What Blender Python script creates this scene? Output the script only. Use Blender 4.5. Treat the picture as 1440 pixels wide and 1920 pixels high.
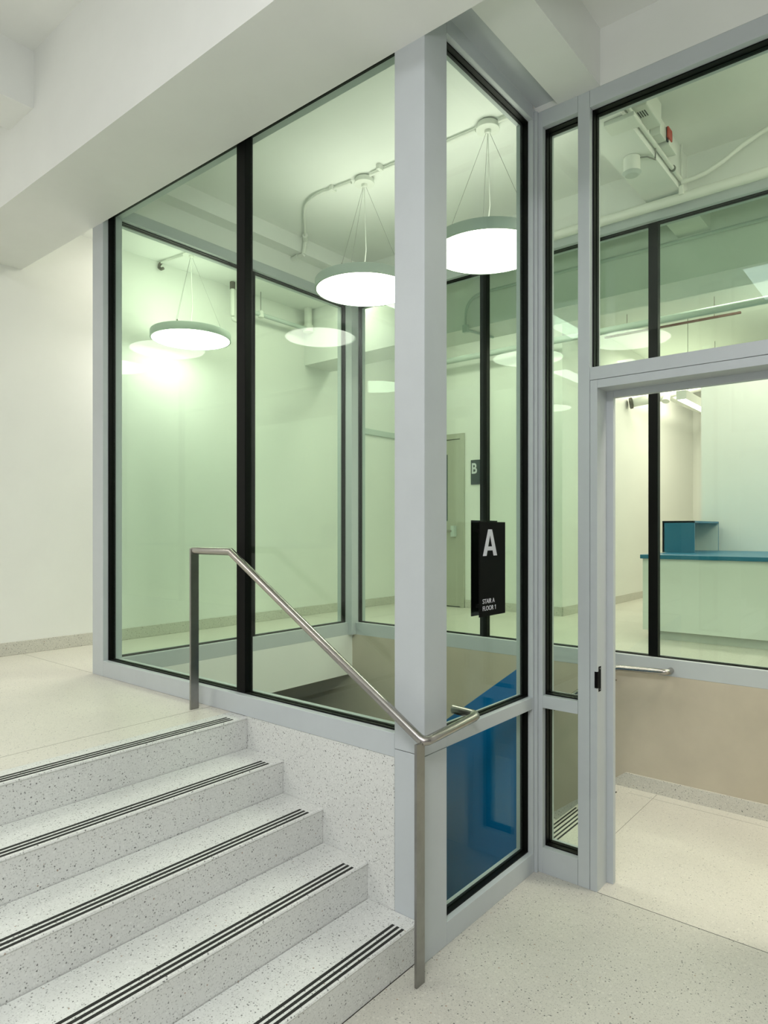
import bpy, bmesh, math
from mathutils import Vector, Matrix

for o in list(bpy.data.objects):
    bpy.data.objects.remove(o, do_unlink=True)
scene = bpy.context.scene
COL = scene.collection

# ------------------------------------------------------------------ camera
cam_data = bpy.data.cameras.new('camera')
cam = bpy.data.objects.new('camera', cam_data)
COL.objects.link(cam)
scene.camera = cam
cam.location = (0, 0, 1.75)
cam.rotation_euler = (math.radians(90), 0, 0.6922)
cam_data.sensor_fit = 'HORIZONTAL'
cam_data.sensor_width = 36.0
cam_data.lens = 36.0 * 1258.2 / 1440.0
cam_data.shift_y = (993.4 - 960.0) / 1440.0
cam_data.clip_start = 0.02
cam_data.clip_end = 100

# ------------------------------------------------------------------ world, exposure, lights
world = bpy.data.worlds.new('world')
scene.world = world
world.use_nodes = True
world.node_tree.nodes['Background'].inputs[0].default_value = (0.8, 0.9, 1.0, 1)
world.node_tree.nodes['Background'].inputs[1].default_value = 0.02
scene.view_settings.view_transform = 'Standard'
scene.view_settings.look = 'None'
scene.view_settings.gamma = 1.0
scene.view_settings.exposure = 0.16
scene.view_settings.use_curve_mapping = False
scene.cycles.max_bounces = 10
scene.cycles.diffuse_bounces = 6
scene.cycles.glossy_bounces = 4
scene.cycles.transparent_max_bounces = 16
scene.cycles.sample_clamp_indirect = 6.0
scene.cycles.caustics_reflective = False
scene.cycles.caustics_refractive = False


def area(name, loc, sx, sy, watts, col, rot=(0, 0, 0)):
    d = bpy.data.lights.new(name, 'AREA')
    d.shape = 'RECTANGLE'
    d.size = sx
    d.size_y = sy
    d.energy = watts
    d.color = col
    o = bpy.data.objects.new(name, d)
    o.location = loc
    o.rotation_euler = rot
    COL.objects.link(o)
    return o


PENDANT = 11.0
area('lobby_panel_and_fill', (-0.905, -1.93, 4.46), 1.36, 1.2, 24, (0.86, 0.96, 1.0))
area('lobby_panel_and_fill', (0.65, -1.75, 4.46), 1.36, 1.36, 150, (1.0, 0.97, 0.99))  # unseen fill light added over the lobby to brighten steps and column
area('lobby_up_fill', (1.1, -1.6, 1.9), 1.6, 1.6, 118, (1.0, 0.98, 1.0), (math.pi, 0, 0))  # no fixture here: upward fill added to lift the ceiling and beam soffit
area('landing_ceiling_light', (-4.45, -2.0, 4.46), 1.4, 1.2, 62, (1.0, 0.96, 0.95))
area('corridor_fill', (-4.56, 4.0, 4.15), 0.3, 2.6, 20, (1.0, 0.95, 0.80))  # added fill, tucked out of view, brightens the corridor wall
area('hall_fill', (0.0, 6.9, 4.15), 3.6, 0.3, 66, (1.0, 0.93, 0.80))  # added fill hidden behind the crossing beam, lights the hall
area('hall_fill', (-3.4, 5.95, 4.15), 2.4, 0.3, 26, (1.0, 0.95, 0.82))  # second added fill behind the beam, brightens the steel door's wall
area('hall_up_fill', (0.0, 8.0, 3.35), 3.0, 0.3, 16, (1.0, 0.95, 0.82), (math.pi, 0, 0))  # invented upward fill behind the counter wall, brightens the far ceiling
area('passage_fill', (-2.55, 9.6, 4.05), 0.5, 2.0, 50, (1.0, 0.88, 0.75))  # unseen fill added to warm the passage walls
area('stairwell_fill', (0.7, 3.9, 4.08), 0.9, 0.6, 57, (1.0, 0.92, 0.80))  # fill added out of view, lights the landing and plaster wall

# ------------------------------------------------------------------ materials


def new_mat(name):
    m = bpy.data.materials.new(name)
    m.use_nodes = True
    nt = m.node_tree
    b = nt.nodes['Principled BSDF']
    return m, nt, b


def plain(name, col, rough=0.5, metal=0.0, var=0.0, scale=3.0, spec=0.5, bump=0.0, bscale=60.0):
    m, nt, b = new_mat(name)
    b.inputs['Base Color'].default_value = (*col, 1)
    b.inputs['Roughness'].default_value = rough
    b.inputs['Metallic'].default_value = metal
    b.inputs['Specular IOR Level'].default_value = spec
    tc = nt.nodes.new('ShaderNodeTexCoord')
    if var > 0:
        n = nt.nodes.new('ShaderNodeTexNoise')
        n.inputs['Scale'].default_value = scale
        n.inputs['Detail'].default_value = 5
        n.inputs['Roughness'].default_value = 0.6
        nt.links.new(tc.outputs['Object'], n.inputs['Vector'])
        mr = nt.nodes.new('ShaderNodeMapRange')
        mr.inputs['From Min'].default_value = 0.3
        mr.inputs['From Max'].default_value = 0.7
        mr.inputs['To Min'].default_value = 1 - var
        mr.inputs['To Max'].default_value = 1 + var
        nt.links.new(n.outputs['Fac'], mr.inputs['Value'])
        mx = nt.nodes.new('ShaderNodeVectorMath')
        mx.operation = 'SCALE'
        mx.inputs[0].default_value = col
        nt.links.new(mr.outputs[0], mx.inputs['Scale'])
        nt.links.new(mx.outputs[0], b.inputs['Base Color'])
    if bump > 0:
        n2 = nt.nodes.new('ShaderNodeTexNoise')
        n2.inputs['Scale'].default_value = bscale
        n2.inputs['Detail'].default_value = 4
        nt.links.new(tc.outputs['Object'], n2.inputs['Vector'])
        bp = nt.nodes.new('ShaderNodeBump')
        bp.inputs['Strength'].default_value = bump
        bp.inputs['Distance'].default_value = 0.004
        nt.links.new(n2.outputs['Fac'], bp.inputs['Height'])
        nt.links.new(bp.outputs[0], b.inputs['Normal'])
    return m


def terrazzo(name, base, rough=0.4, density=1.0, chip=1.0):
    m, nt, b = new_mat(name)
    tc = nt.nodes.new('ShaderNodeTexCoord')
    n = nt.nodes.new('ShaderNodeTexNoise')
    n.inputs['Scale'].default_value = 2.2
    n.inputs['Detail'].default_value = 4
    nt.links.new(tc.outputs['Object'], n.inputs['Vector'])
    mr = nt.nodes.new('ShaderNodeMapRange')
    mr.inputs['From Min'].default_value = 0.3
    mr.inputs['From Max'].default_value = 0.7
    mr.inputs['To Min'].default_value = 0.95
    mr.inputs['To Max'].default_value = 1.04
    nt.links.new(n.outputs['Fac'], mr.inputs['Value'])
    sc0 = nt.nodes.new('ShaderNodeVectorMath')
    sc0.operation = 'SCALE'
    sc0.inputs[0].default_value = base
    nt.links.new(mr.outputs[0], sc0.inputs['Scale'])
    cur = sc0.outputs[0]
    # layers of stone chips: (cell scale, radius, share of cells, colour)
    layers = [(190, 0.42, 0.34, tuple(c * 0.76 for c in base)),
              (125, 0.40, 0.16, tuple(c * 0.84 for c in base)),
              (75, 0.38, 0.18, tuple(min(1, c * 1.10) for c in base)),
              (150, 0.34, 0.14 * density, (0.20, 0.21, 0.195)),
              (95, 0.27, 0.13 * density, (0.07, 0.075, 0.07)),
              (64, 0.20, 0.11 * density, (0.035, 0.038, 0.035)),
              (60, 0.20, 0.035 * density, (0.30, 0.20, 0.13))]
    for k, (s, r, share, col) in enumerate(layers):
        mp = nt.nodes.new('ShaderNodeMapping')
        mp.inputs['Location'].default_value = (k * 3.1, k * 1.7, k * 2.3)
        mp.inputs['Rotation'].default_value = (0.3 * k, 0.5, 0.2 * k)
        nt.links.new(tc.outputs['Object'], mp.inputs['Vector'])
        v = nt.nodes.new('ShaderNodeTexVoronoi')
        v.inputs['Scale'].default_value = s
        nt.links.new(mp.outputs[0], v.inputs['Vector'])
        a = nt.nodes.new('ShaderNodeMath')
        a.operation = 'LESS_THAN'
        a.inputs[1].default_value = r
        nt.links.new(v.outputs['Distance'], a.inputs[0])
        sep = nt.nodes.new('ShaderNodeSeparateColor')
        nt.links.new(v.outputs['Color'], sep.inputs[0])
        c = nt.nodes.new('ShaderNodeMath')
        c.operation = 'LESS_THAN'
        c.inputs[1].default_value = share
        nt.links.new(sep.outputs[0], c.inputs[0])
        mu = nt.nodes.new('ShaderNodeMath')
        mu.operation = 'MULTIPLY'
        nt.links.new(a.outputs[0], mu.inputs[0])
        nt.links.new(c.outputs[0], mu.inputs[1])
        mu2 = nt.nodes.new('ShaderNodeMath')
        mu2.operation = 'MULTIPLY'
        mu2.inputs[1].default_value = 0.85 * chip
        nt.links.new(mu.outputs[0], mu2.inputs[0])
        mix = nt.nodes.new('ShaderNodeMix')
        mix.data_type = 'RGBA'
        nt.links.new(mu2.outputs[0], mix.inputs['Factor'])
        nt.links.new(cur, mix.inputs[6])
        mix.inputs[7].default_value = (*col, 1)
        cur = mix.outputs[2]
    nt.links.new(cur, b.inputs['Base Color'])
    b.inputs['Roughness'].default_value = rough
    b.inputs['Specular IOR Level'].default_value = 0.4
    return m


def glass_mat(name, tint):
    m = bpy.data.materials.new(name)
    m.use_nodes = True
    nt = m.node_tree
    nt.nodes.clear()
    out = nt.nodes.new('ShaderNodeOutputMaterial')
    tr = nt.nodes.new('ShaderNodeBsdfTransparent')
    tr.inputs[0].default_value = (*tint, 1)
    gl = nt.nodes.new('ShaderNodeBsdfGlossy')
    gl.inputs['Roughness'].default_value = 0.0
    gl.inputs['Color'].default_value = (0.90, 0.97, 0.95, 1)
    ge = nt.nodes.new('ShaderNodeNewGeometry')
    dt = nt.nodes.new('ShaderNodeVectorMath')
    dt.operation = 'DOT_PRODUCT'
    nt.links.new(ge.outputs['Incoming'], dt.inputs[0])
    nt.links.new(ge.outputs['Normal'], dt.inputs[1])
    ab = nt.nodes.new('ShaderNodeMath')
    ab.operation = 'ABSOLUTE'
    nt.links.new(dt.outputs['Value'], ab.inputs[0])
    om = nt.nodes.new('ShaderNodeMath')
    om.operation = 'SUBTRACT'
    om.inputs[0].default_value = 1.0
    nt.links.new(ab.outputs[0], om.inputs[1])
    pw = nt.nodes.new('ShaderNodeMath')
    pw.operation = 'POWER'
    pw.inputs[1].default_value = 6.5
    nt.links.new(om.outputs[0], pw.inputs[0])
    ma = nt.nodes.new('ShaderNodeMath')
    ma.operation = 'MULTIPLY_ADD'
    ma.inputs[1].default_value = 0.974
    ma.inputs[2].default_value = 0.026
    nt.links.new(pw.outputs[0], ma.inputs[0])
    mx = nt.nodes.new('ShaderNodeMixShader')
    nt.links.new(ma.outputs[0], mx.inputs[0])
    nt.links.new(tr.outputs[0], mx.inputs[1])
    nt.links.new(gl.outputs[0], mx.inputs[2])
    nt.links.new(mx.outputs[0], out.inputs[0])
    return m


def emit_mat(name, col, strength):
    m = bpy.data.materials.new(name)
    m.use_nodes = True
    nt = m.node_tree
    nt.nodes.clear()
    out = nt.nodes.new('ShaderNodeOutputMaterial')
    e = nt.nodes.new('ShaderNodeEmission')
    e.inputs[0].default_value = (*col, 1)
    e.inputs[1].default_value = strength
    nt.links.new(e.outputs[0], out.inputs[0])
    return m


WHITE = plain('white_paint', (0.78, 0.79, 0.76), 0.6, var=0.015, bump=0.06, bscale=25)
LOBBY = plain('lobby_wall_paint', (0.3, 0.3, 0.3), 0.6)  # kept dark so these unseen walls reflect less in the glass
CEIL = plain('ceiling_paint', (0.76, 0.78, 0.75), 0.65, var=0.02, bump=0.1, bscale=12)
FRAME = plain('grey_frame_paint', (0.48, 0.52, 0.535), 0.38, var=0.02, scale=8)
GASKET = plain('black_gasket', (0.003, 0.0035, 0.003), 0.45, spec=0.12)
SEAM = plain('dark_seam', (0.05, 0.055, 0.05), 0.6)
SEAML = plain('joint_grey', (0.30, 0.29, 0.25), 0.6)
FLOORT = terrazzo('floor_terrazzo', (0.56, 0.55, 0.49), 0.38, 0.55)
STAIRT = terrazzo('stair_terrazzo', (0.65, 0.665, 0.64), 0.45, 1.05, 0.9)
LANDT = terrazzo('landing_terrazzo_lit', (0.64, 0.62, 0.55), 0.35, 0.35, 0.75)  # floor terrazzo again, with the landing's warmer light put into the colour
BASET = terrazzo('baseboard_terrazzo', (0.58, 0.565, 0.51), 0.45, 1.0)
PLASTER = plain('beige_plaster', (0.50, 0.45, 0.355), 0.6, var=0.08, scale=2.6, bump=0.05, bscale=18)
BLUE = plain('blue_paint', (0.0, 0.15, 0.43), 0.8, spec=0.1)
TEAL = plain('teal_laminate', (0.012, 0.15, 0.26), 0.35)
STEEL = plain('brushed_steel', (0.42, 0.40, 0.375), 0.27, metal=1.0, var=0.05, scale=14)
DKSTEEL = plain('steel_plate', (0.33, 0.325, 0.31), 0.32, metal=1.0, var=0.1, scale=12)
STRIP = plain('black_grit_strip', (0.012, 0.013, 0.010), 0.8, bump=0.5, bscale=400)
BLACK = plain('black_sign', (0.003, 0.003, 0.003), 0.55, spec=0.08)
SIGNW = plain('sign_white', (0.62, 0.63, 0.68), 0.5)
DOORG = plain('door_grey', (0.42, 0.42, 0.35), 0.45, var=0.02)
DARKGL = plain('dark_glazing', (0.02, 0.05, 0.055), 0.1)
WHITEP = plain('white_enamel', (0.72, 0.74, 0.69), 0.4)
HOUSING = plain('pendant_housing', (0.50, 0.56, 0.53), 0.45)
WIRE = plain('suspension_wire', (0.22, 0.23, 0.21), 0.4, metal=0.6)
BRONZE = plain('dark_fitting', (0.08, 0.07, 0.05), 0.5)
RED = plain('red_plastic', (0.45, 0.06, 0.04), 0.5)
BROWN = plain('red_brown_paint', (0.13, 0.05, 0.04), 0.5)
COUNTER = plain('counter_white', (0.70, 0.74, 0.70), 0.4)
GLASS = glass_mat('green_glass', (0.90, 0.955, 0.905))
GLOW = emit_mat('pendant_glow', (1.0, 0.96, 0.86), PENDANT)
GLOWUP = emit_mat('pendant_up_glow', (1.0, 0.96, 0.86), 5.5)  # glow added on the unseen lamp tops to brighten the ceiling
GLOW2 = emit_mat('linear_glow', (1.0, 0.97, 0.88), 6.0)

# ------------------------------------------------------------------ helpers


def link(name, bm, m, parent=None, bevel=0.0, smooth=False):
    me = bpy.data.meshes.new(name)
    bmesh.ops.recalc_face_normals(bm, faces=bm.faces)
    if smooth:
        for f in bm.faces:
            f.smooth = True
    bm.to_mesh(me)
    bm.free()
    me.materials.append(m)
    o = bpy.data.objects.new(name, me)
    COL.objects.link(o)
    if parent is not None:
        o.parent = parent
        o.matrix_parent_inverse = parent.matrix_world.inverted()
    if bevel > 0:
        md = o.modifiers.new('bevel', 'BEVEL')
        md.width = bevel
        md.segments = 2
        md.limit_method = 'ANGLE'
        md.angle_limit = math.radians(40)
    if smooth:
        md = o.modifiers.new('edges', 'EDGE_SPLIT')
        md.split_angle = math.radians(38)
    return o


def bx(bm, x0, x1, y0, y1, z0, z1):
    x0, x1 = min(x0, x1), max(x0, x1)
    y0, y1 = min(y0, y1), max(y0, y1)
    z0, z1 = min(z0, z1), max(z0, z1)
    v = [bm.verts.new(p) for p in [(x0, y0, z0), (x1, y0, z0), (x1, y1, z0), (x0, y1, z0),
                                   (x0, y0, z1), (x1, y0, z1), (x1, y1, z1), (x0, y1, z1)]]
    for f in [(0, 3, 2, 1), (4, 5, 6, 7), (0, 1, 5, 4), (1, 2, 6, 5), (2, 3, 7, 6), (3, 0, 4, 7)]:
        bm.faces.new([v[i] for i in f])


def boxes(name, lst, m, parent=None, bevel=0.0):
    bm = bmesh.new()
    for b in lst:
        bx(bm, *b)
    return link(name, bm, m, parent, bevel)


def prism(bm, pts, axis, a, b):
    """pts: 2-D outline; axis 'y': (x,z) pairs extruded a..b in y; axis 'x': (y,z) pairs extruded in x; 'z': (x,y) pairs."""
    def P(p, t):
        return {'y': (p[0], t, p[1]), 'x': (t, p[0], p[1]), 'z': (p[0], p[1], t)}[axis]
    A = [bm.verts.new(P(p, a)) for p in pts]
    B = [bm.verts.new(P(p, b)) for p in pts]
    bm.faces.new(A)
    bm.faces.new(B[::-1])
    n = len(pts)
    for i in range(n):
        j = (i + 1) % n
        bm.faces.new([A[i], B[i], B[j], A[j]])


def tube(bm, pts, r, seg=20, caps=True):
    pts = [Vector(p) for p in pts]
    n = len(pts)
    T = []
    for i in range(n):
        if i == 0:
            T.append((pts[1] - pts[0]).normalized())
        elif i == n - 1:
            T.append((pts[-1] - pts[-2]).normalized())
        else:
            T.append(((pts[i] - pts[i - 1]).normalized() + (pts[i + 1] - pts[i]).normalized()).normalized())
    d = (pts[1] - pts[0]).normalized()
    up = Vector((0, 0, 1)) if abs(d.z) < 0.9 else Vector((1, 0, 0))
    u = d.cross(up).normalized()
    w = d.cross(u).normalized()
    ring = [pts[0] + (u * math.cos(2 * math.pi * k / seg) + w * math.sin(2 * math.pi * k / seg)) * r for k in range(seg)]
    rings = [[bm.verts.new(p) for p in ring]]
    for i in range(1, n):
        d = (pts[i] - pts[i - 1]).normalized()
        nn = T[i]
        new = []
        for p in ring:
            t = (pts[i] - p).dot(nn) / d.dot(nn)
            new.append(p + d * t)
        ring = new
        rings.append([bm.verts.new(p) for p in ring])
    for a, b in zip(rings[:-1], rings[1:]):
        for k in range(seg):
            bm.faces.new([a[k], a[(k + 1) % seg], b[(k + 1) % seg], b[k]])
    if caps:
        bm.faces.new(rings[0][::-1])
        bm.faces.new(rings[-1])


def arc(p0, p1, p2, n=6, r=0.5):
    """round the corner p1 between p0 and p2 with a curve starting r (metres) before it"""
    p0, p1, p2 = Vector(p0), Vector(p1), Vector(p2)
    a = p1 + (p0 - p1).normalized() * r
    b = p1 + (p2 - p1).normalized() * r
    return [tuple((1 - t) ** 2 * a + 2 * t * (1 - t) * p1 + t * t * b) for t in [i / n for i in range(n + 1)]]


def tubeo(name, pts, r, m, parent=None, seg=20):
    bm = bmesh.new()
    tube(bm, pts, r, seg)
    return link(name, bm, m, parent, smooth=True)


def cyl(bm, x, y, z0, z1, r, seg=32, r2=None):
    if r2 is None:
        r2 = r
    A = [bm.verts.new((x + r * math.cos(2 * math.pi * k / seg), y + r * math.sin(2 * math.pi * k / seg), z0)) for k in range(seg)]
    B = [bm.verts.new((x + r2 * math.cos(2 * math.pi * k / seg), y + r2 * math.sin(2 * math.pi * k / seg), z1)) for k in range(seg)]
    bm.faces.new(A[::-1])
    bm.faces.new(B)
    for k in range(seg):
        bm.faces.new([A[k], A[(k + 1) % seg], B[(k + 1) % seg], B[k]])


def tag(o, label=None, cat=None, group=None, kind=None):
    if label:
        o['label'] = label
    if cat:
        o['category'] = cat
    if group:
        o['group'] = group
    if kind:
        o['kind'] = kind
    return o


def thing(name, label, cat, loc, group=None, kind=None):
    o = bpy.data.objects.new(name, None)
    o.empty_display_size = 0.1
    COL.objects.link(o)
    o.location = loc
    bpy.context.view_layer.update()
    return tag(o, label, cat, group, kind)


def struct(name, lst, m, label, cat, bevel=0.0):
    return tag(boxes(name, lst, m, None, bevel), label, cat, None, 'structure')


def text(name, body, m, parent, origin, xdir, size, sx=1.0, depth=0.0012, bold=0.0, space=1.0):
    """lettering standing upright: xdir = reading direction in plan, normal = xdir x z"""
    cu = bpy.data.curves.new(name, 'FONT')
    cu.body = body
    cu.size = size
    cu.extrude = depth
    cu.offset = bold
    cu.space_character = space
    tmp = bpy.data.objects.new(name, cu)
    COL.objects.link(tmp)
    bpy.context.view_layer.update()
    me = bpy.data.meshes.new_from_object(tmp.evaluated_get(bpy.context.evaluated_depsgraph_get()))
    bpy.data.objects.remove(tmp)
    X = Vector(xdir).normalized()
    Z = Vector((0, 0, 1))
    N = X.cross(Z)
    M = Matrix(((X.x, Z.x, N.x, origin[0]), (X.y, Z.y, N.y, origin[1]), (X.z, Z.z, N.z, origin[2]), (0, 0, 0, 1)))
    me.transform(M @ Matrix.Diagonal((sx, 1, 1, 1)))
    me.materials.clear()
    me.materials.append(m)
    o = bpy.data.objects.new(name, me)
    COL.objects.link(o)
    o.parent = parent
    o.matrix_parent_inverse = parent.matrix_world.inverted()
    return o


# ------------------------------------------------------------------ levels and planes
A = 2.185      # outer face of the long glazed wall (runs along x)
X1 = -4.177    # face of the glazed wall at the far left (runs along y)
XC = -1.6      # outer face of the short glazed wall (runs along y)
B = 3.15       # face of the wall with the doorway (runs along x)
CW = 4.58      # inner face of the glazed wall across the stairwell (runs along x)
X2 = -5.42     # corridor side wall
DW = 6.93      # corridor end wall with the steel door
UP = 0.80      # upper floor level
ZC = 4.16      # ceiling level behind the glass
NOSE = [-2.711 + 0.2705 * k for k in range(5)]

# ------------------------------------------------------------------ floors, walls, ceilings
struct('floor', [(NOSE[4], 6.0, -3.0, B, -0.2, 0.0)], FLOORT, 'speckled pale terrazzo floor at the foot of the steps', 'floor')
struct('floor', [(-1.735, 2.0, B, CW, -0.2, 0.0)], LANDT, 'speckled terrazzo landing floor, coloured warm for its light, beyond the doorway', 'floor')
struct('floor', [(X2, NOSE[0] - 0.139, -2.999, A, 0.427, UP), (X2, X1 - 0.021, A, 4.712, 0.427, UP - 0.0),
                 (X2, 2.0, 4.712, 12.0, 0.427, UP)], LANDT, 'cream terrazzo floor of the upper level left of the glass', 'floor')
struct('floor', [(-7.0, 2.5, 2.0, 5.0, -3.1, -2.9)], PLASTER, 'lower level floor at the bottom of the stairwell', 'floor')
struct('trim_1', [(1.2, 2.5, B - 0.0015, B + 0.0015, 0, 0.0006), (-1.275, 1.2, B - 0.0015, B + 0.0015, 0, 0.0006)], SEAM,
       'thin dark joint line across the floor at the doorway', 'floor joint')
struct('trim_2', [(-1.443, -1.440, B + 0.1, CW - 0.02, 0, 0.0006), (-1.60, 2.0, CW - 0.105, CW - 0.102, 0, 0.0005)], SEAML,
       'thin joint lines in the landing floor beyond the doorway', 'floor joint')
struct('trim_3', [(-3.0205, -3.0185, -2.99, A, UP, UP + 0.0006)], SEAML, 'thin joint line in the upper floor behind the top step', 'floor joint')
struct('trim_4', [(X2, -4.32, 2.19, 2.192, UP, UP + 0.0006)], SEAML, 'thin joint line in the upper floor at the left corner post', 'floor joint')

struct('wall_left', [(X2 - 0.1, X2, -3.0, DW, UP, 4.5)], WHITE, 'long white wall at the left edge of the corridor', 'wall')
struct('wall_back', [(X2 - 0.1, -3.2, DW, DW + 0.1, UP, ZC)], WHITE, 'white corridor end wall holding the grey steel door', 'wall')
struct('wall_passage', [(-3.3, -3.2, DW + 0.1, 12.0, UP, ZC)], WHITE, 'cream side wall of the passage seen beyond the doorway', 'wall')
struct('wall_passage_end', [(-3.3, 2.1, 12.0, 12.1, UP, ZC)], WHITE, 'cream end wall of the passage behind the counter', 'wall')
struct('wall_counter', [(-1.96, 2.0, 7.65, 7.75, UP, 3.56), (-1.96, -1.86, 7.75, 12.0, UP, 3.56)], WHITE, 'pale wall standing behind the blue topped counter', 'wall')
struct('wall_right', [(2.0, 2.1, B, 12.0, -0.2, 4.5)], WHITE, 'white wall closing the stairwell on the right', 'wall')
struct('wall_lobby', [(6.0, 6.1, -3.0, B, -0.2, 4.6)], LOBBY, 'grey wall of the lobby on the right side', 'wall')
struct('wall_front', [(X2 - 0.1, 6.1, -3.1, -3.0, -0.2, 4.6)], LOBBY, 'grey wall of the lobby behind the viewer', 'wall')
struct('wall_stairwell', [(-7.0, 2.0, CW, CW + 0.12, -3.0, 0.79)], PLASTER, 'beige plaster wall below the glazing across the stairwell', 'wall')
struct('wall_stair_near', [(-7.0, XC - 0.1, A + 0.01, A + 0.12, -3.0, UP - 0.01), (XC - 0.1, XC - 0.01, A + 0.02, B + 0.1, -3.0, -0.005),
                           (-7.1, -7.0, 2.0, CW + 0.1, -3.0, 0.43)], PLASTER, 'beige plaster walls lining the near side of the stairwell', 'wall')
struct('wall_fascia', [(X1 - 0.02, X1 + 0.0, A + 0.13, CW, 0.427, 0.79)], WHITE, 'white slab edge below the far left glazing', 'fascia')
struct('wall_step_side', [(NOSE[0] - 0.02, -1.755, A - 0.0005, A + 0.009, 0.0, UP - 0.0005)], STAIRT, 'white terrazzo side wall between the steps and the glass', 'side wall')
struct('wall_doorway', [(-0.24, 6.0, B, B + 0.13, 0.0, ZC)], WHITE, 'white wall right of the doorway', 'wall')

struct('ceiling', [(X2 - 0.1, 6.1, -3.1, 1.69, 4.5, 4.6)], CEIL, 'white painted ceiling above the steps', 'ceiling')
struct('ceiling', [(-1.26, 6.0, A, B + 0.13, ZC, ZC + 0.1)], CEIL, 'white ceiling patch above the doorway wall', 'ceiling')
struct('ceiling', [(X2 - 0.1, 2.1, A + 0.13, 5.2, ZC + 0.002, ZC + 0.1), (X2 - 0.1, 2.1, 5.5, 12.1, ZC, ZC + 0.1)], CEIL,
       'ceiling behind the glass above the pendants', 'ceiling')
struct('trim_5', [(X2, 6.0, 1.684, A, 4.17, 4.52), (X2, 6.0, 1.681, A, 3.743, 4.17)], CEIL,
       'deep white ceiling beam running above the long glazed wall', 'ceiling beam')
struct('trim_6', [(-4.338, -4.012, -3.0, 1.684, 4.17, 4.5)], CEIL, 'short white ceiling beam at the top left', 'ceiling beam')
struct('trim_7', [(-1.478, -1.26, A, 5.16, 3.886, 4.22)], CEIL, 'narrow white ceiling beam running back over the short glazed wall', 'ceiling beam')
struct('trim_8', [(X2, 2.0, 5.16, 5.56, 3.57, 4.22)], CEIL, 'ceiling beam crossing the corridor beyond the stairwell', 'ceiling beam')
struct('trim_9', [(-4.40, -4.056, A + 0.13, CW + 0.0, 4.036, 4.2), (-4.314, X1, A + 0.13, CW, 3.886, 4.05)], CEIL,
       'ceiling beam above the far left glazing', 'ceiling beam')
struct('trim_10', [(-4.314, XC - 0.0, A + 0.005, A + 0.125, 3.886, 4.5), (-1.70, XC, A + 0.1, B + 0.1, 3.916, 4.5)], CEIL,
       'plaster panels closing the gap above the glazing', 'bulkhead')
struct('trim_11', [(XC, -1.477, A, B, 3.916, 4.0)], FRAME, 'soffit plate, shade partly put into its grey, between the glass header and the ceiling beam', 'soffit plate')  # frame grey also stands in for shade on the plaster near the column
struct('trim_12', [(-1.27, 6.0, B, B + 0.13, 3.886, ZC + 0.05), (-1.70, -1.477, B, B + 0.13, 3.886, ZC + 0.05)], CEIL,
       'white bulkhead above the doorway wall header', 'bulkhead')
struct('trim_13', [(-4.314, 2.0, CW + 0.01, CW + 0.12, 3.886, ZC + 0.05)], CEIL, 'white bulkhead above the glazing across the stairwell', 'bulkhead')

# baseboards
struct('baseboard_left', [(X2, X2 + 0.014, -3.0, DW, UP, UP + 0.10)], BASET, 'speckled terrazzo baseboard along the left corridor wall', 'baseboard', 0.003)
struct('baseboard_back', [(-4.455, -3.2, DW - 0.014, DW, UP, UP + 0.10)], BASET, 'speckled terrazzo baseboard right of the steel door', 'baseboard')
struct('baseboard_passage', [(-3.2, -3.186, DW, 12.0, UP, UP + 0.10)], BASET, 'terrazzo baseboard along the passage wall', 'baseboard')
bm = bmesh.new()
prism(bm, [(-1.651, 0.097), (2.0, 0.097), (2.0, 0.0), (-1.60, 0.0), (-1.735, -0.10), (-3.90, -1.78), (-3.90, -1.66)], 'y', CW - 0.014, CW)
tag(link('baseboard_stairwell', bm, BASET), 'speckled terrazzo baseboard under the beige plaster wall', 'baseboard', None, 'structure')

# ------------------------------------------------------------------ glazed walls


class Wall:
    def __init__(self, f, depth, g0, g1):
        self.f, self.depth, self.g0, self.g1 = f, depth, g0, g1

    def box(self, s0, s1, n0, n1, z0, z1):
        p, q = self.f(s0, n0), self.f(s1, n1)
        return (p[0], q[0], p[1], q[1], z0, z1)

    def frame(self, parent, name, s0, s1, z0, z1, n0=0.0, n1=None, m=None, bev=0.002):
        n1 = self.depth if n1 is None else n1
        return boxes(name, [self.box(s0, s1, n0, n1, z0, z1)], m or FRAME, parent, bev)

    def pane(self, parent, s0, s1, z0, z1, t=0.006):
        gm = (self.g0 + self.g1) / 2
        L = []
        for a, b in ((self.g0, gm - 0.006), (gm + 0.006, self.g1)):
            L += [self.box(s0, s1, a, b, z0, z0 + t), self.box(s0, s1, a, b, z1 - t, z1),
                  self.box(s0, s0 + t, a, b, z0, z1), self.box(s1 - t, s1, a, b, z0, z1)]
        # recessed groove between the two beads
        tt = t * 0.45
        L += [self.box(s0, s1, gm - 0.007, gm + 0.007, z0, z0 + tt), self.box(s0, s1, gm - 0.007, gm + 0.007, z1 - tt, z1),
              self.box(s0, s0 + tt, gm - 0.007, gm + 0.007, z0, z1), self.box(s1 - tt, s1, gm - 0.007, gm + 0.007, z0, z1)]
        g = boxes('gasket', L, GASKET, parent)
        p = boxes('pane', [self.box(s0 + 0.001, s1 - 0.001, gm - 0.005, gm + 0.005, z0 + 0.001, z1 - 0.001)], GLASS, parent)
        return g, p


WA = Wall(lambda s, n: (s, A + n), 0.132, 0.036, 0.084)
W1 = Wall(lambda s, n: (X1 - n, s), 0.137, 0.036, 0.084)
WCc = Wall(lambda s, n: (s, CW + n), 0.132, 0.036, 0.084)
WS = Wall(lambda s, n: (XC - n, s), 0.095, 0.027, 0.069)
WB = Wall(lambda s, n: (s, B + n), 0.132, 0.034, 0.100)

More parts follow.
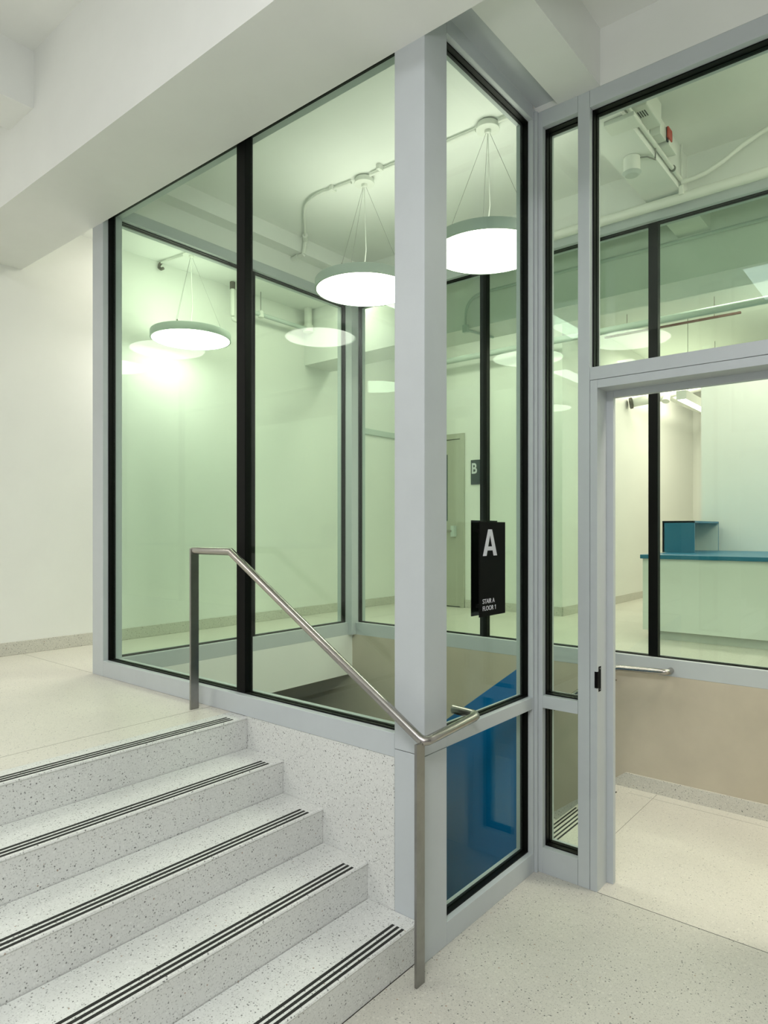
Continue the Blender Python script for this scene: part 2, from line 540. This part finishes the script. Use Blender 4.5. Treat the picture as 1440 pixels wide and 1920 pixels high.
# long glazed wall beside the steps
w = thing('window_1', 'long grey framed glass wall beside the white steps', 'glass wall', (-2.97, A, UP), None, 'structure')
WA.frame(w, 'corner_post', -4.314, X1, UP, 3.886)
WA.frame(w, 'sill', X1, -1.755, UP, 0.90)
WA.frame(w, 'header', X1, -1.755, 3.81, 3.886)
WA.pane(w, X1, -2.80, 0.90, 3.81)
WA.pane(w, -2.80, -1.755, 0.90, 3.81)
WA.frame(w, 'mullion', -2.846, -2.776, 0.90, 3.81, 0.034, 0.086, GASKET)

# corner column
w = thing('column', 'tall grey painted steel column at the corner of the glass walls', 'column', (-1.68, A + 0.08, 0.0), None, 'structure')
boxes('shaft', [(-1.755, XC, A, A + 0.16, 0.836, 3.9)], FRAME, w, 0.003)
boxes('lower_shaft', [(-1.755, XC, A, A + 0.16, 0.0, 0.8345)], FRAME, w, 0.003)
boxes('joint', [(-1.753, XC - 0.002, A + 0.002, A + 0.158, 0.80, 0.86)], SEAM, w)

# glazed wall at far left
w = thing('window_2', 'glazed wall at the far left side of the stairwell', 'glass wall', (X1, 3.4, UP), None, 'structure')
W1.frame(w, 'sill', 2.32, 4.525, 0.79, 0.90)
W1.frame(w, 'header', 2.32, 4.525, 3.81, 3.886)
W1.pane(w, 2.32, 3.435, 0.90, 3.81)
W1.pane(w, 3.435, 4.525, 0.90, 3.81)
W1.frame(w, 'mullion', 3.40, 3.47, 0.90, 3.81, 0.034, 0.086, GASKET)

# glazed wall across the stairwell
w = thing('window_3', 'glazed wall across the stairwell above the beige plaster wall', 'glass wall', (-1.5, CW, UP), None, 'structure')
boxes('corner_post', [(-4.314, -4.134, 4.525, CW + 0.132, 0.79, 3.886)], FRAME, w, 0.002)
WCc.frame(w, 'sill', -4.134, 2.0, 0.79, 0.90)
WCc.frame(w, 'header', -4.134, 2.0, 3.81, 3.886)
ms = [-2.80, -1.483, -0.166, 1.15]
ss = [-4.134] + ms + [2.0]
for a_, b_ in zip(ss[:-1], ss[1:]):
    WCc.pane(w, a_, b_, 0.90, 3.81)
for s_ in ms:
    WCc.frame(w, 'mullion', s_ - 0.031, s_ + 0.031, 0.90, 3.81, 0.034, 0.086, GASKET)

# short glazed wall with low rail
w = thing('window_4', 'short glazed wall between the column and the doorway wall', 'glass wall', (XC, 2.7, 0), None, 'structure')
WS.frame(w, 'sill', 2.345, 3.12, 0.0, 0.098)
WS.frame(w, 'rail', 2.345, 3.12, 0.835, 0.895)
WS.frame(w, 'header', 2.345, 3.12, 3.842, 3.916)
WS.frame(w, 'corner_post', 3.12, 3.282, 0.0, 3.90)
WS.pane(w, 2.345, 3.12, 0.098, 0.835)
WS.pane(w, 2.345, 3.12, 0.895, 3.842)

# sidelight and transom in the doorway wall
w = thing('window_5', 'narrow floor to ceiling sidelight left of the doorway', 'window', (-1.47, B, 0), None, 'structure')
WB.frame(w, 'corner_angle', XC, -1.583, 0.0, 3.886, -0.018, 0.0)
WB.frame(w, 'corner_post', XC, -1.562, 0.0, 3.886)
WB.frame(w, 'sill', -1.562, -1.374, 0.0, 0.130)
WB.frame(w, 'rail', -1.562, -1.374, 0.842, 0.905)
WB.frame(w, 'header', -1.562, -1.374, 3.805, 3.886)
WB.frame(w, 'mullion', -1.373, -1.313, 0.0, 3.886)
WB.pane(w, -1.562, -1.374, 0.130, 0.842)
WB.pane(w, -1.562, -1.374, 0.905, 3.805)

w = thing('window_6', 'large transom window above the open doorway', 'window', (-0.8, B, 2.5), None, 'structure')
WB.frame(w, 'transom_bar', -1.312, -0.30, 2.477, 2.539)
WB.frame(w, 'header', -1.312, -0.30, 3.805, 3.886)
WB.pane(w, -1.312, -0.30, 2.539, 3.805)
WB.frame(w, 'post', -0.30, -0.24, 0.0, 3.886)

# open doorway frame
w = thing('door_1', 'open doorway with grey steel frame and no door leaf', 'doorway', (-0.8, B, 0), None, 'structure')
bm = bmesh.new()
prism(bm, [(-1.311, B), (-1.275, B), (-1.275, 3.27), (-1.242, 3.27), (-1.242, 3.30), (-1.311, 3.30)], 'z', 0.0, 2.475)
link('jamb', bm, FRAME, w, 0.0015)
bm = bmesh.new()
prism(bm, [(-0.302, B), (-0.336, B), (-0.336, 3.27), (-0.37, 3.27), (-0.37, 3.30), (-0.302, 3.30)], 'z', 0.0, 2.475)
link('jamb', bm, FRAME, w, 0.0015)
bm = bmesh.new()
bx(bm, -1.2745, -0.3365, B, 3.2695, 2.435, 2.475)
bx(bm, -1.2415, -0.3705, 3.27, 3.30, 2.402, 2.475)
link('head', bm, FRAME, w, 0.0015)
sp = boxes('strike_plate', [(-1.2765, -1.2735, 3.166, 3.194, 0.965, 1.086)], BLACK, w)
tag(sp, 'black strike plate on the door jamb')
boxes('strike_lip', [(-1.2755, -1.272, 3.150, 3.166, 0.985, 1.064), (-1.287, -1.2725, 3.147, 3.1515, 0.985, 1.064)], BLACK, sp)
boxes('screw', [(-1.2735, -1.2725, 3.177, 3.184, 0.972, 0.978), (-1.2735, -1.2725, 3.177, 3.184, 1.073, 1.079)], DKSTEEL, sp)

# ------------------------------------------------------------------ outer steps
st = thing('staircase', 'white speckled terrazzo steps with black strips rising to the left', 'stairs', (-2.2, A, 0))
for k in range(5):
    zt = UP - 0.16 * k
    x1_ = NOSE[k]
    x0_ = NOSE[k] - (0.2705 if k else 0.14)
    bm = bmesh.new()
    zb = 0.0 if k else 0.3
    pts = [(x0_, zb), (x1_ - 0.004, zb), (x1_ - 0.004, zt - 0.016), (x1_ - 0.0, zt - 0.009), (x1_ - 0.003, zt - 0.003), (x1_ - 0.010, zt), (x0_, zt)]
    prism(bm, pts, 'y', -2.99, A - 0.002)
    s_ = link('step', bm, STAIRT, st)
    for d in (0.017, 0.0415, 0.066):
        boxes('nosing_strip', [(x1_ - d - 0.0062, x1_ - d + 0.0062, -2.85, 2.104, zt, zt + 0.0012)], STRIP, s_)

# stairs going down inside
st = thing('staircase', 'terrazzo stairs going down behind the glass below the doorway level', 'stairs', (-1.735, 3.9, 0))
for k in range(0, 13):
    zt = -0.18 * k
    x1_ = -1.735 - 0.232 * (k - 1)
    x0_ = -1.735 - 0.232 * k
    if k:
        bm = bmesh.new()
        prism(bm, [(x0_, zt - 0.36), (x1_, zt - 0.18), (x1_, zt), (x0_, zt)], 'y', 3.262, CW - 0.015)
        s_ = link('step', bm, LANDT, st, 0.003)
    else:
        s_ = boxes('step', [(-1.9, -1.735, 3.262, CW - 0.015, -0.18, 0.0)], LANDT, st)
        s_.scale = (1, 1, 1)
        bpy.data.objects.remove(s_)
        s_ = boxes('landing_edge', [(-1.736, -1.64, 3.262, CW - 0.015, 0.0, 0.0006)], LANDT, st)
    if k < 4:
        for d in (0.02, 0.045, 0.07):
            q = (x0_ if k == 0 else x0_) + d
            boxes('nosing_strip', [(q - 0.005, q + 0.005, 3.36, 4.44, zt + 0.0005, zt + 0.0018)], STRIP, s_)

bm = bmesh.new()
sl = 0.775
prism(bm, [(-1.602, 1.105), (-5.2, 1.105 - sl * 3.598), (-5.2, -2.9), (-1.602, -2.9)], 'y', 3.16, 3.258)
tag(link('guard_wall', bm, BLUE, None, 0.002), 'deep blue solid balustrade wall sloping down with the inner stairs', 'balustrade wall')

# ------------------------------------------------------------------ handrails
t = thing('handrail', 'brushed steel handrail on flat posts beside the white steps', 'handrail', (-1.53, 2.09, 0))
zr = 1.64
path = [(-3.052, 2.095, zr), (-2.735, 2.095, zr), (-1.556, 2.095, 0.938)] + \
       [(-1.540, 2.099, 0.932), (-1.530, 2.113, 0.933), (-1.525, 2.14, 0.937), (-1.5175, 2.425, 0.958), (-1.5195, 2.438, 0.960), (-1.528, 2.447, 0.962), (-1.541, 2.450, 0.963), (-1.6405, 2.452, 0.966)]
tubeo('rail', path, 0.019, STEEL, t, 28)
tag(boxes('post', [(-3.052, -3.040, 2.072, 2.122, UP, zr + 0.012)], DKSTEEL, t, 0.001), 'flat steel post on the upper floor')
tag(boxes('post', [(-1.546, -1.534, 2.046, 2.098, 0.0, 0.93)], DKSTEEL, t, 0.001), 'tall flat steel post at the column')

t = thing('handrail', 'short steel handrail on the beige plaster wall beyond the doorway', 'handrail', (-1.6, 4.5, 0.82))
path = [(-1.357, CW, 0.83)] + arc((-1.357, CW, 0.83), (-1.357, 4.50, 0.83), (-1.69, 4.50, 0.818), 6, 0.035) + \
       arc((-1.357, 4.50, 0.83), (-1.69, 4.50, 0.818), (-3.4, 4.50, -0.507), 4, 0.03) + [(-3.4, 4.50, -0.507)]
tubeo('rail', path, 0.019, STEEL, t, 20)
for xx in (-1.72, -2.8):
    zz = 0.818 - (0 if xx > -1.69 else (-1.69 - xx) * 0.775) - 0.02
    tubeo('bracket', [(xx, 4.50, zz), (xx, 4.51, zz - 0.05), (xx, CW, zz - 0.06)], 0.006, STEEL, t, 10)

# ------------------------------------------------------------------ signs
t = thing('stair_sign', 'black sign on the short glass wall with a white letter A', 'sign', (XC + 0.01, 2.69, 1.56))
boxes('panel', [(XC + 0.012, XC + 0.018, 2.578, 2.806, 1.358, 1.786)], BLACK, t, 0.0008)
for yy, zz in ((2.65, 1.40), (2.65, 1.745), (2.76, 1.40), (2.76, 1.745)):
    boxes('fixing', [(XC - 0.0425, XC + 0.012, yy - 0.008, yy + 0.008, zz - 0.008, zz + 0.008)], BLACK, t)
# letter A, condensed
y0, y1, z0, z1 = 2.604, 2.728, 1.632, 1.752
yc = (y0 + y1) / 2
wl = 0.0335


def lerp(a_, b_, t_):
    return a_ + (b_ - a_) * t_


bm = bmesh.new()
tw = 0.0165
hz = z1 - z0
ap = z0 + 0.80 * hz
prism(bm, [(y0, z0), (y0 + wl * 0.92, z0), (yc, ap), (yc, z1), (yc - tw, z1)], 'x', XC + 0.018, XC + 0.0192)
prism(bm, [(y1, z0), (yc + tw, z1), (yc, z1), (yc, ap), (y1 - wl * 0.92, z0)], 'x', XC + 0.018, XC + 0.0192)
prism(bm, [(y0 + 0.030, z0 + 0.20 * hz), (y1 - 0.030, z0 + 0.20 * hz), (y1 - 0.040, z0 + 0.35 * hz), (y0 + 0.040, z0 + 0.35 * hz)], 'x', XC + 0.018, XC + 0.0191)
tag(link('letter', bm, SIGNW, t), 'large white letter A')
text('caption', 'STAIR A', SIGNW, t, (XC + 0.019, 2.600, 1.417), (0, 1, 0), 0.0300, 1.0, 0.0006, 0.0)
fl = text('caption', 'FLOOR', SIGNW, t, (XC + 0.019, 2.600, 1.385), (0, 1, 0), 0.0300, 1.0, 0.0006, 0.0)
ye = max(v.co.y for v in fl.data.vertices) + 0.011
zt_ = max(v.co.z for v in fl.data.vertices)
bm = bmesh.new()
prism(bm, [(ye + 0.0045, 1.385), (ye + 0.0075, 1.385), (ye + 0.0075, zt_), (ye + 0.0050, zt_), (ye, zt_ - 0.0035), (ye, zt_ - 0.0065), (ye + 0.0045, zt_ - 0.0035)], 'x', XC + 0.0184, XC + 0.0196)
link('caption_numeral', bm, SIGNW, t)
tag(boxes('sign_back', [(XC - 0.062, XC - 0.056, 2.630, 2.860, 1.352, 1.794)], BLACK, None, 0.0008),
    'plain black backing panel on the inner side of the short glass wall', 'sign backing')

# ------------------------------------------------------------------ grey steel door with letter B sign
t = thing('door_2', 'closed grey steel door with narrow dark vision panel', 'door', (-4.93, DW, UP), None, 'structure')
bm = bmesh.new()
for b_ in ((-5.41, -5.355, DW - 0.03, DW + 0.02, UP, 2.93), (-4.516, -4.461, DW - 0.03, DW + 0.02, UP, 2.93), (-5.355, -4.516, DW - 0.03, DW + 0.02, 2.865, 2.93)):
    bx(bm, *b_)
link('door_frame', bm, DOORG, t, 0.002)
lf = boxes('leaf', [(-5.35, -4.521, DW - 0.02, DW + 0.01, UP + 0.012, 2.858)], DOORG, t, 0.002)
boxes('leaf_gap', [(-5.355, -4.516, DW - 0.006, DW + 0.004, UP, 2.865)], SEAM, t)
boxes('vision_panel', [(-4.86, -4.704, DW - 0.024, DW - 0.018, 1.86, 2.68)], DARKGL, t)
bm = bmesh.new()
tube(bm, [(-5.25, DW - 0.085, 1.735), (-4.60, DW - 0.085, 1.735)], 0.013, 12)
pb = link('push_bar', bm, STEEL, t)
for xx in (-4.615, -5.28):
    boxes('end_box', [(xx, xx + 0.045, DW - 0.09, DW - 0.02, 1.665, 1.80)], HOUSING, pb, 0.004)

t = thing('door_sign', 'dark wall sign with white letter B right of the steel door', 'sign', (-4.27, DW, 2.44))
boxes('panel', [(-4.37, -4.165, DW - 0.014, DW - 0.004, 2.296, 2.592)], plain('dark_green_sign', (0.008, 0.022, 0.024), 0.4), t)
text('letter', 'B', SIGNW, t, (-4.362, DW - 0.0155, 2.430), (1, 0, 0), 0.175, 0.80, 0.001, 0.004)
boxes('side_plate', [(-4.162, -4.152, DW - 0.06, DW - 0.002, 2.152, 2.60)], BLACK, t)

# ------------------------------------------------------------------ pendant lamps
HL = 3.39


def make_pendant(label):
    r = 0.338
    t_ = thing('pendant_lamp', label, 'lamp', (0, 0, 0), 'round disc pendant lamps in a row')
    bm = bmesh.new()
    seg = 96
    prof = [(r - 0.012, 0.0), (r, 0.0), (r, 0.058), (r - 0.004, 0.064), (0.02, 0.064), (0.02, 0.05), (r - 0.012, 0.05)]
    rings = []
    for k in range(seg):
        a_ = 2 * math.pi * k / seg
        rings.append([bm.verts.new((p[0] * math.cos(a_), p[0] * math.sin(a_), p[1])) for p in prof])
    for k in range(seg):
        q, q2 = rings[k], rings[(k + 1) % seg]
        for i in range(len(prof)):
            j = (i + 1) % len(prof)
            bm.faces.new([q[i], q2[i], q2[j], q[j]])
    link('housing', bm, HOUSING, t_, smooth=True)
    bm = bmesh.new()
    cyl(bm, 0, 0, 0.001, 0.004, r - 0.009, 96)
    link('diffuser', bm, GLOW, t_)
    bm = bmesh.new()
    cyl(bm, 0, 0, 0.0645, 0.067, r - 0.05, 64)
    tag(link('top_glow', bm, GLOWUP, t_), 'glowing disc added on top to brighten the ceiling')
    H_ = ZC - HL
    bm = bmesh.new()
    cyl(bm, 0, 0, H_ - 0.035, H_ - 0.004, 0.062, 40)
    cyl(bm, 0, 0, H_ - 0.042, H_ - 0.035, 0.070, 40)
    cyl(bm, 0, 0, H_ - 0.062, H_ - 0.042, 0.02, 24)
    link('canopy', bm, WHITEP, t_, 0.002)
    for j, a_ in enumerate((math.radians(10), math.radians(130), math.radians(250))):
        ex, ey = 0.27 * math.cos(a_), 0.27 * math.sin(a_)
        bm = bmesh.new()
        tube(bm, [(0.012 * math.cos(a_), 0.012 * math.sin(a_), H_ - 0.06), (ex, ey, 0.09)], 0.0011, 6)
        wv = link('wire', bm, WIRE, t_)
        bm = bmesh.new()
        cyl(bm, ex, ey, 0.064, 0.095, 0.006, 12)
        bx(bm, ex - 0.014, ex + 0.014, ey - 0.004, ey + 0.004, 0.064, 0.069)
        link('clip', bm, STEEL, wv)
    pts = [(0, 0, H_ - 0.06), (0.006, 0.004, 0.45), (0.012, 0.004, 0.28), (0.002, -0.004, 0.16), (-0.004, -0.004, 0.06)]
    bm = bmesh.new()
    tube(bm, pts, 0.0032, 10)
    link('power_cord', bm, WHITEP, t_, smooth=True)
    return t_


def dup(root, loc, rz, label):
    r_ = root.copy()
    COL.objects.link(r_)
    r_.location = loc
    r_.rotation_euler = (0, 0, rz)
    r_['label'] = label
    for ch in list(root.children):
        c = ch.copy()
        COL.objects.link(c)
        c.parent = r_
        for g in ch.children:
            d_ = g.copy()
            COL.objects.link(d_)
            d_.parent = c
    return r_


p1 = make_pendant('glowing disc pendant nearest the doorway, right of the grey column')
bpy.context.view_layer.update()
p2 = dup(p1, (-3.04, 3.455, HL), 0.5, 'glowing disc pendant just left of the grey column')
p3 = dup(p1, (-4.985, 3.40, HL), 0.9, 'glowing disc pendant furthest left in the corridor beyond the second glass wall')
p1.location = (-2.065, 3.455, HL)
p4 = dup(p1, (-4.5, 0.0, 3.56), 0.2, 'disc pendant over the upper landing, mirrored as a pale disc in the long glass wall')
bm = bmesh.new()
cyl(bm, 0, 0, ZC - HL - 0.03, 4.5 - 3.56, 0.045, 24)
link('ceiling_stem', bm, WHITEP, None).parent = p4

# ------------------------------------------------------------------ conduits and pipes
t = thing('conduit', 'white conduit running along the ceiling between the pendants', 'conduit', (-2.6, 3.42, ZC))
zc_ = ZC - 0.020
tubeo('pipe', [(-3.12, 3.41, zc_), (-3.34, 3.39, zc_)] + arc((-3.2, 3.39, zc_), (-3.55, 3.37, zc_), (-3.98, 3.80, zc_), 6, 0.19) + [(-3.975, 3.79, zc_)], 0.010, WHITEP, t, 12)
tubeo('pipe', [(-2.14, 3.44, zc_), (-2.96, 3.42, zc_)], 0.010, WHITEP, t, 12)
tubeo('pipe', [(-1.5, 3.46, zc_), (-1.99, 3.45, zc_)], 0.010, WHITEP, t, 12)
bm = bmesh.new()
tube(bm, [(-3.965, 3.78, zc_), (-4.03, 3.85, zc_ - 0.01)], 0.022, 12)
tube(bm, [(-4.02, 3.84, zc_ + 0.005), (-4.035, 3.83, 4.02)], 0.017, 12)
tube(bm, [(-4.03, 3.83, 4.015), (-4.28, 3.83, 4.015)], 0.016, 12)
tube(bm, [(-4.10, 3.83, 4.015), (-4.125, 3.83, 4.015)], 0.022, 12)
link('elbow', bm, WHITEP, t, smooth=True)
for xx in (-2.85, -3.28):
    boxes('clamp', [(xx - 0.012, xx + 0.012, 3.37, 3.42, ZC - 0.033, ZC)], WHITEP, t)

t = thing('conduit', 'conduit with a dark elbow feeding the left corridor pendant', 'conduit', (-5.2, 3.36, ZC))
tubeo('pipe', [(-5.06, 3.39, zc_), (-5.37, 3.35, zc_)], 0.010, WHITEP, t, 10)
tubeo('elbow', arc((-5.30, 3.36, zc_), (-5.40, 3.35, zc_), (-5.40, 3.35, zc_ - 0.08), 5, 0.035) + [(-5.385, 3.36, zc_ - 0.05), (-5.36, 3.37, zc_ - 0.045)], 0.013, BRONZE, t, 10)

t = thing('sprinkler_pipe', 'white upright pipe drop with a hooked end at the corridor ceiling', 'pipe', (-5.3, 4.085, ZC))
tubeo('pipe', [(-5.3, 4.085, ZC), (-5.3, 4.085, 3.83)], 0.021, WHITEP, t, 14)
tubeo('hook', arc((-5.3, 4.085, 3.9), (-5.3, 4.085, 3.79), (-5.3, 4.15, 3.79), 5, 0.03) + [(-5.3, 4.14, 3.79)], 0.014, WHITEP, t, 12)
bm = bmesh.new()
tube(bm, [(-5.3, 4.085, ZC - 0.002), (-5.3, 4.085, ZC - 0.07)], 0.027, 12)
link('collar', bm, BRONZE, t)

t = thing('water_pipe', 'horizontal pipe hung on a rod in the left corridor', 'pipe', (-5.3, 4.8, 3.93))
tubeo('pipe', [(-5.3, 4.27, 3.93), (-5.3, 6.6, 3.93)], 0.022, HOUSING, t, 14)
tubeo('rod', [(-5.3, 4.437, ZC), (-5.3, 4.437, 3.95)], 0.004, WIRE, t, 8)
tubeo('riser', [(-5.3, 5.10, 3.93), (-5.3, 5.10, ZC)], 0.042, WHITEP, t, 16)
bm = bmesh.new()
cyl(bm, -5.3, 5.10, 3.90, 3.975, 0.056, 20)
link('coupling', bm, WHITEP, t, 0.004)
bm = bmesh.new()
cyl(bm, -5.3, 4.437, 3.90, 3.965, 0.03, 14)
link('clamp', bm, WHITEP, t, 0.004)

t = thing('sprinkler_pipe', 'long white pipe along the top of the glazing across the stairwell', 'pipe', (-1.0, 4.45, 3.85))
tubeo('pipe', [(-2.3, 4.45, 3.842), (1.98, 4.45, 3.842)], 0.031, WHITEP, t, 24)
tubeo('hanger_rod', [(-1.246, 4.42, ZC), (-1.246, 4.42, 3.88)], 0.006, WHITEP, t, 8)
boxes('hanger', [(-1.26, -1.232, 4.405, 4.435, 3.845, 3.90)], WHITEP, t, 0.002)

t = thing('conduit', 'curving conduit rising to the right above the long white pipe', 'conduit', (-1.0, 4.4, 4.0))
pts = []
ctrl = [(-1.24, 4.40, 3.915), (-1.18, 4.40, 3.915), (-1.10, 4.40, 3.925), (-1.0, 4.40, 3.965), (-0.9, 4.40, 4.02), (-0.80, 4.40, 4.06), (-0.68, 4.40, 4.085), (-0.3, 4.40, 4.14)]
tubeo('pipe', ctrl, 0.014, WHITEP, t, 12)

t = thing('conduit', 'straight conduit along the right edge of the narrow ceiling beam', 'conduit', (-1.25, 4.0, 3.95))
tubeo('pipe', [(-1.243, 3.30, 3.93), (-1.243, 4.42, 3.93)], 0.012, WHITEP, t, 12)
tubeo('clamp', [(-1.243, 4.22, 3.93), (-1.243, 4.235, 3.93)], 0.018, WIRE, t, 12)
t = thing('emergency_light', 'white emergency light box with vent slots on the ceiling beam', 'emergency light', (-1.22, 3.72, 4.03))
boxes('body', [(-1.258, -1.175, 3.56, 3.80, 3.965, 4.085)], WHITEP, t, 0.006)
boxes('bracket', [(-1.36, -1.20, 3.44, 3.56, 3.86, 3.885)], WHITEP, t, 0.004)
boxes('vent', [(-1.24 + 0.012 * k, -1.235 + 0.012 * k, 3.60, 3.66, 3.9635, 3.966) for k in range(4)], SEAM, t)
t = thing('alarm_box', 'small alarm box with an open cover and a red front', 'alarm', (-1.23, 3.95, 4.0))
boxes('body', [(-1.258, -1.20, 3.86, 3.96, 3.96, 4.05)], WHITEP, t, 0.003)
boxes('cover', [(-1.20, -1.192, 3.96, 4.05, 3.96, 4.04)], DARKGL, t)
tag(boxes('front', [(-1.192, -1.184, 3.95, 4.02, 3.975, 4.035)], RED, t), 'red front plate')
boxes('junction_box', [(-1.258, -1.19, 3.98, 4.12, 3.946, 3.99)], WHITEP, t, 0.003)
t = thing('smoke_detector', 'round white detector hanging below the narrow ceiling beam', 'detector', (-1.362, 3.87, 3.8))
bm = bmesh.new()
cyl(bm, -1.362, 3.87, 3.795, 3.885, 0.046, 32)
link('body', bm, WHITEP, t, 0.004)
bm = bmesh.new()
cyl(bm, -1.362, 3.87, 3.780, 3.797, 0.036, 32, 0.055)
link('sensor', bm, plain('sensor_grey', (0.5, 0.55, 0.52), 0.3), t, 0.003)
tubeo('cable', [(-1.34, 3.86, 3.87), (-1.285, 3.90, 3.875), (-1.25, 3.93, 3.86), (-1.245, 3.92, 3.95)], 0.004, WIRE, t, 8)

# corridor beyond the stairwell: pipes on and under the crossing beam
t = thing('conduit', 'thin conduit looping down the face of the corridor beam', 'conduit', (-3.3, 5.13, 3.8))
path = [(1.9, 5.13, 3.85), (-2.75, 5.13, 3.85)] + arc((-2.75, 5.13, 3.85), (-3.30, 5.13, 3.85), (-3.30, 5.13, 3.5), 8, 0.2) + [(-3.30, 5.13, 3.60)]
tubeo('pipe', path, 0.013, HOUSING, t, 10)
boxes('box', [(-3.325, -3.275, 5.115, 5.155, 3.53, 3.60)], HOUSING, t, 0.004)
tubeo('branch', [(-3.30, 5.13, 3.555), (-3.23, 5.50, 3.555)], 0.011, HOUSING, t, 10)
t = thing('water_pipe', 'horizontal pipe below the far side of the corridor beam', 'pipe', (-2, 6.75, 3.85))
tubeo('pipe', [(-5.2, 6.75, 3.79), (1.9, 6.75, 3.79)], 0.035, HOUSING, t, 14)
for i, (xa, xb, yy) in enumerate(((-3.05, -2.66, 7.96), (-2.62, -1.66, 7.96), (-1.70, -0.4, 8.8))):
    pass
t = thing('ceiling_track', 'thin red brown rail near the ceiling above the counter', 'rail', (-2.0, 7.5, 4.0))
boxes('rail', [(-2.95, -1.55, 7.50, 7.53, 3.935, 3.955)], BROWN, t)
for xx in (-2.7, -1.8):
    boxes('hanger', [(xx, xx + 0.004, 7.512, 7.516, 3.955, ZC)], BROWN, t)
t = thing('linear_lamp', 'white linear lamp hanging in the passage with a lit underside', 'lamp', (-2.2, 8.4, 3.2))
boxes('body', [(-2.27, -2.165, 7.85, 9.6, 3.202, 3.30)], WHITEP, t, 0.002)
boxes('diffuser', [(-2.262, -2.173, 7.87, 9.58, 3.199, 3.203)], GLOW2, t)
for yy in (8.1, 9.3):
    tubeo('rod', [(-2.217, yy, 3.3), (-2.217, yy, ZC)], 0.003, WIRE, t, 6)
t = thing('pipe_cluster', 'cluster of white pipe fittings at the top of the passage wall', 'pipes', (-3.1, 9.2, 3.5))
tubeo('pipe', [(-3.13, 8.93, 3.43), (-2.75, 9.1, 3.50)], 0.06, WHITEP, t, 16)
tubeo('pipe', [(-3.15, 9.7, 3.60), (-2.4, 9.9, 3.72)], 0.045, WHITEP, t, 16)
tubeo('pipe', [(-2.95, 8.6, 3.62), (-2.90, 11.8, 3.62)], 0.045, WHITEP, t, 16)
tubeo('pipe', [(-2.75, 9.05, 3.42), (-2.75, 9.15, 3.62)], 0.05, WHITEP, t, 16)
tubeo('flange', [(-3.16, 8.9, 3.42), (-3.13, 8.914, 3.426)], 0.075, BRONZE, t, 20)

t = thing('wall_bar', 'plain grey bar along the left corridor wall beyond the corner', 'wall rail', (X2, 6.4, 2.95))
boxes('rail', [(X2, X2 + 0.03, 6.0, 6.91, 2.92, 2.99)], HOUSING, t, 0.004)  # grey strip along the upper part of the wall

# ------------------------------------------------------------------ counter
t = thing('reception_counter', 'white counter with a blue top beyond the far glazing', 'counter', (-1.0, 5.97, UP))
boxes('body', [(-2.015, 1.9, 5.995, 7.64, 0.875, 1.499)], COUNTER, t, 0.002)
boxes('plinth', [(-1.95, 1.9, 6.03, 7.6, UP, 0.875)], plain('plinth_grey', (0.50, 0.52, 0.48), 0.5), t)
tag(boxes('worktop', [(-2.03, 1.9, 5.97, 7.645, 1.499, 1.533)], TEAL, t, 0.002), 'blue worktop')
t = thing('cubby_box', 'blue open shelf box with white inside standing on the counter', 'shelf box', (-1.9, 7.0, 1.533))
x0_, x1_, y0_, y1_, z0_, z1_ = -2.065, -1.775, 6.7, 7.60, 1.5335, 1.835
bt = 0.018
tag(boxes('case', [(x0_, x1_, y0_, y0_ + bt, z0_, z1_), (x0_, x1_, y1_ - bt, y1_, z0_, z1_), (x0_, x1_, y0_, y1_, z1_ - bt, z1_), (x0_, x0_ + bt, y0_, y1_, z0_, z1_)], TEAL, t), 'blue outer case')
tag(boxes('lining', [(x0_ + bt, x0_ + bt + 0.004, y0_ + bt, y1_ - bt, z0_, z1_ - bt), (x0_ + bt, x1_ - 0.002, y0_ + bt, y0_ + bt + 0.004, z0_, z1_ - bt),
                     (x0_ + bt, x1_ - 0.002, y1_ - bt - 0.004, y1_ - bt, z0_, z1_ - bt)], COUNTER, t), 'white inner lining')
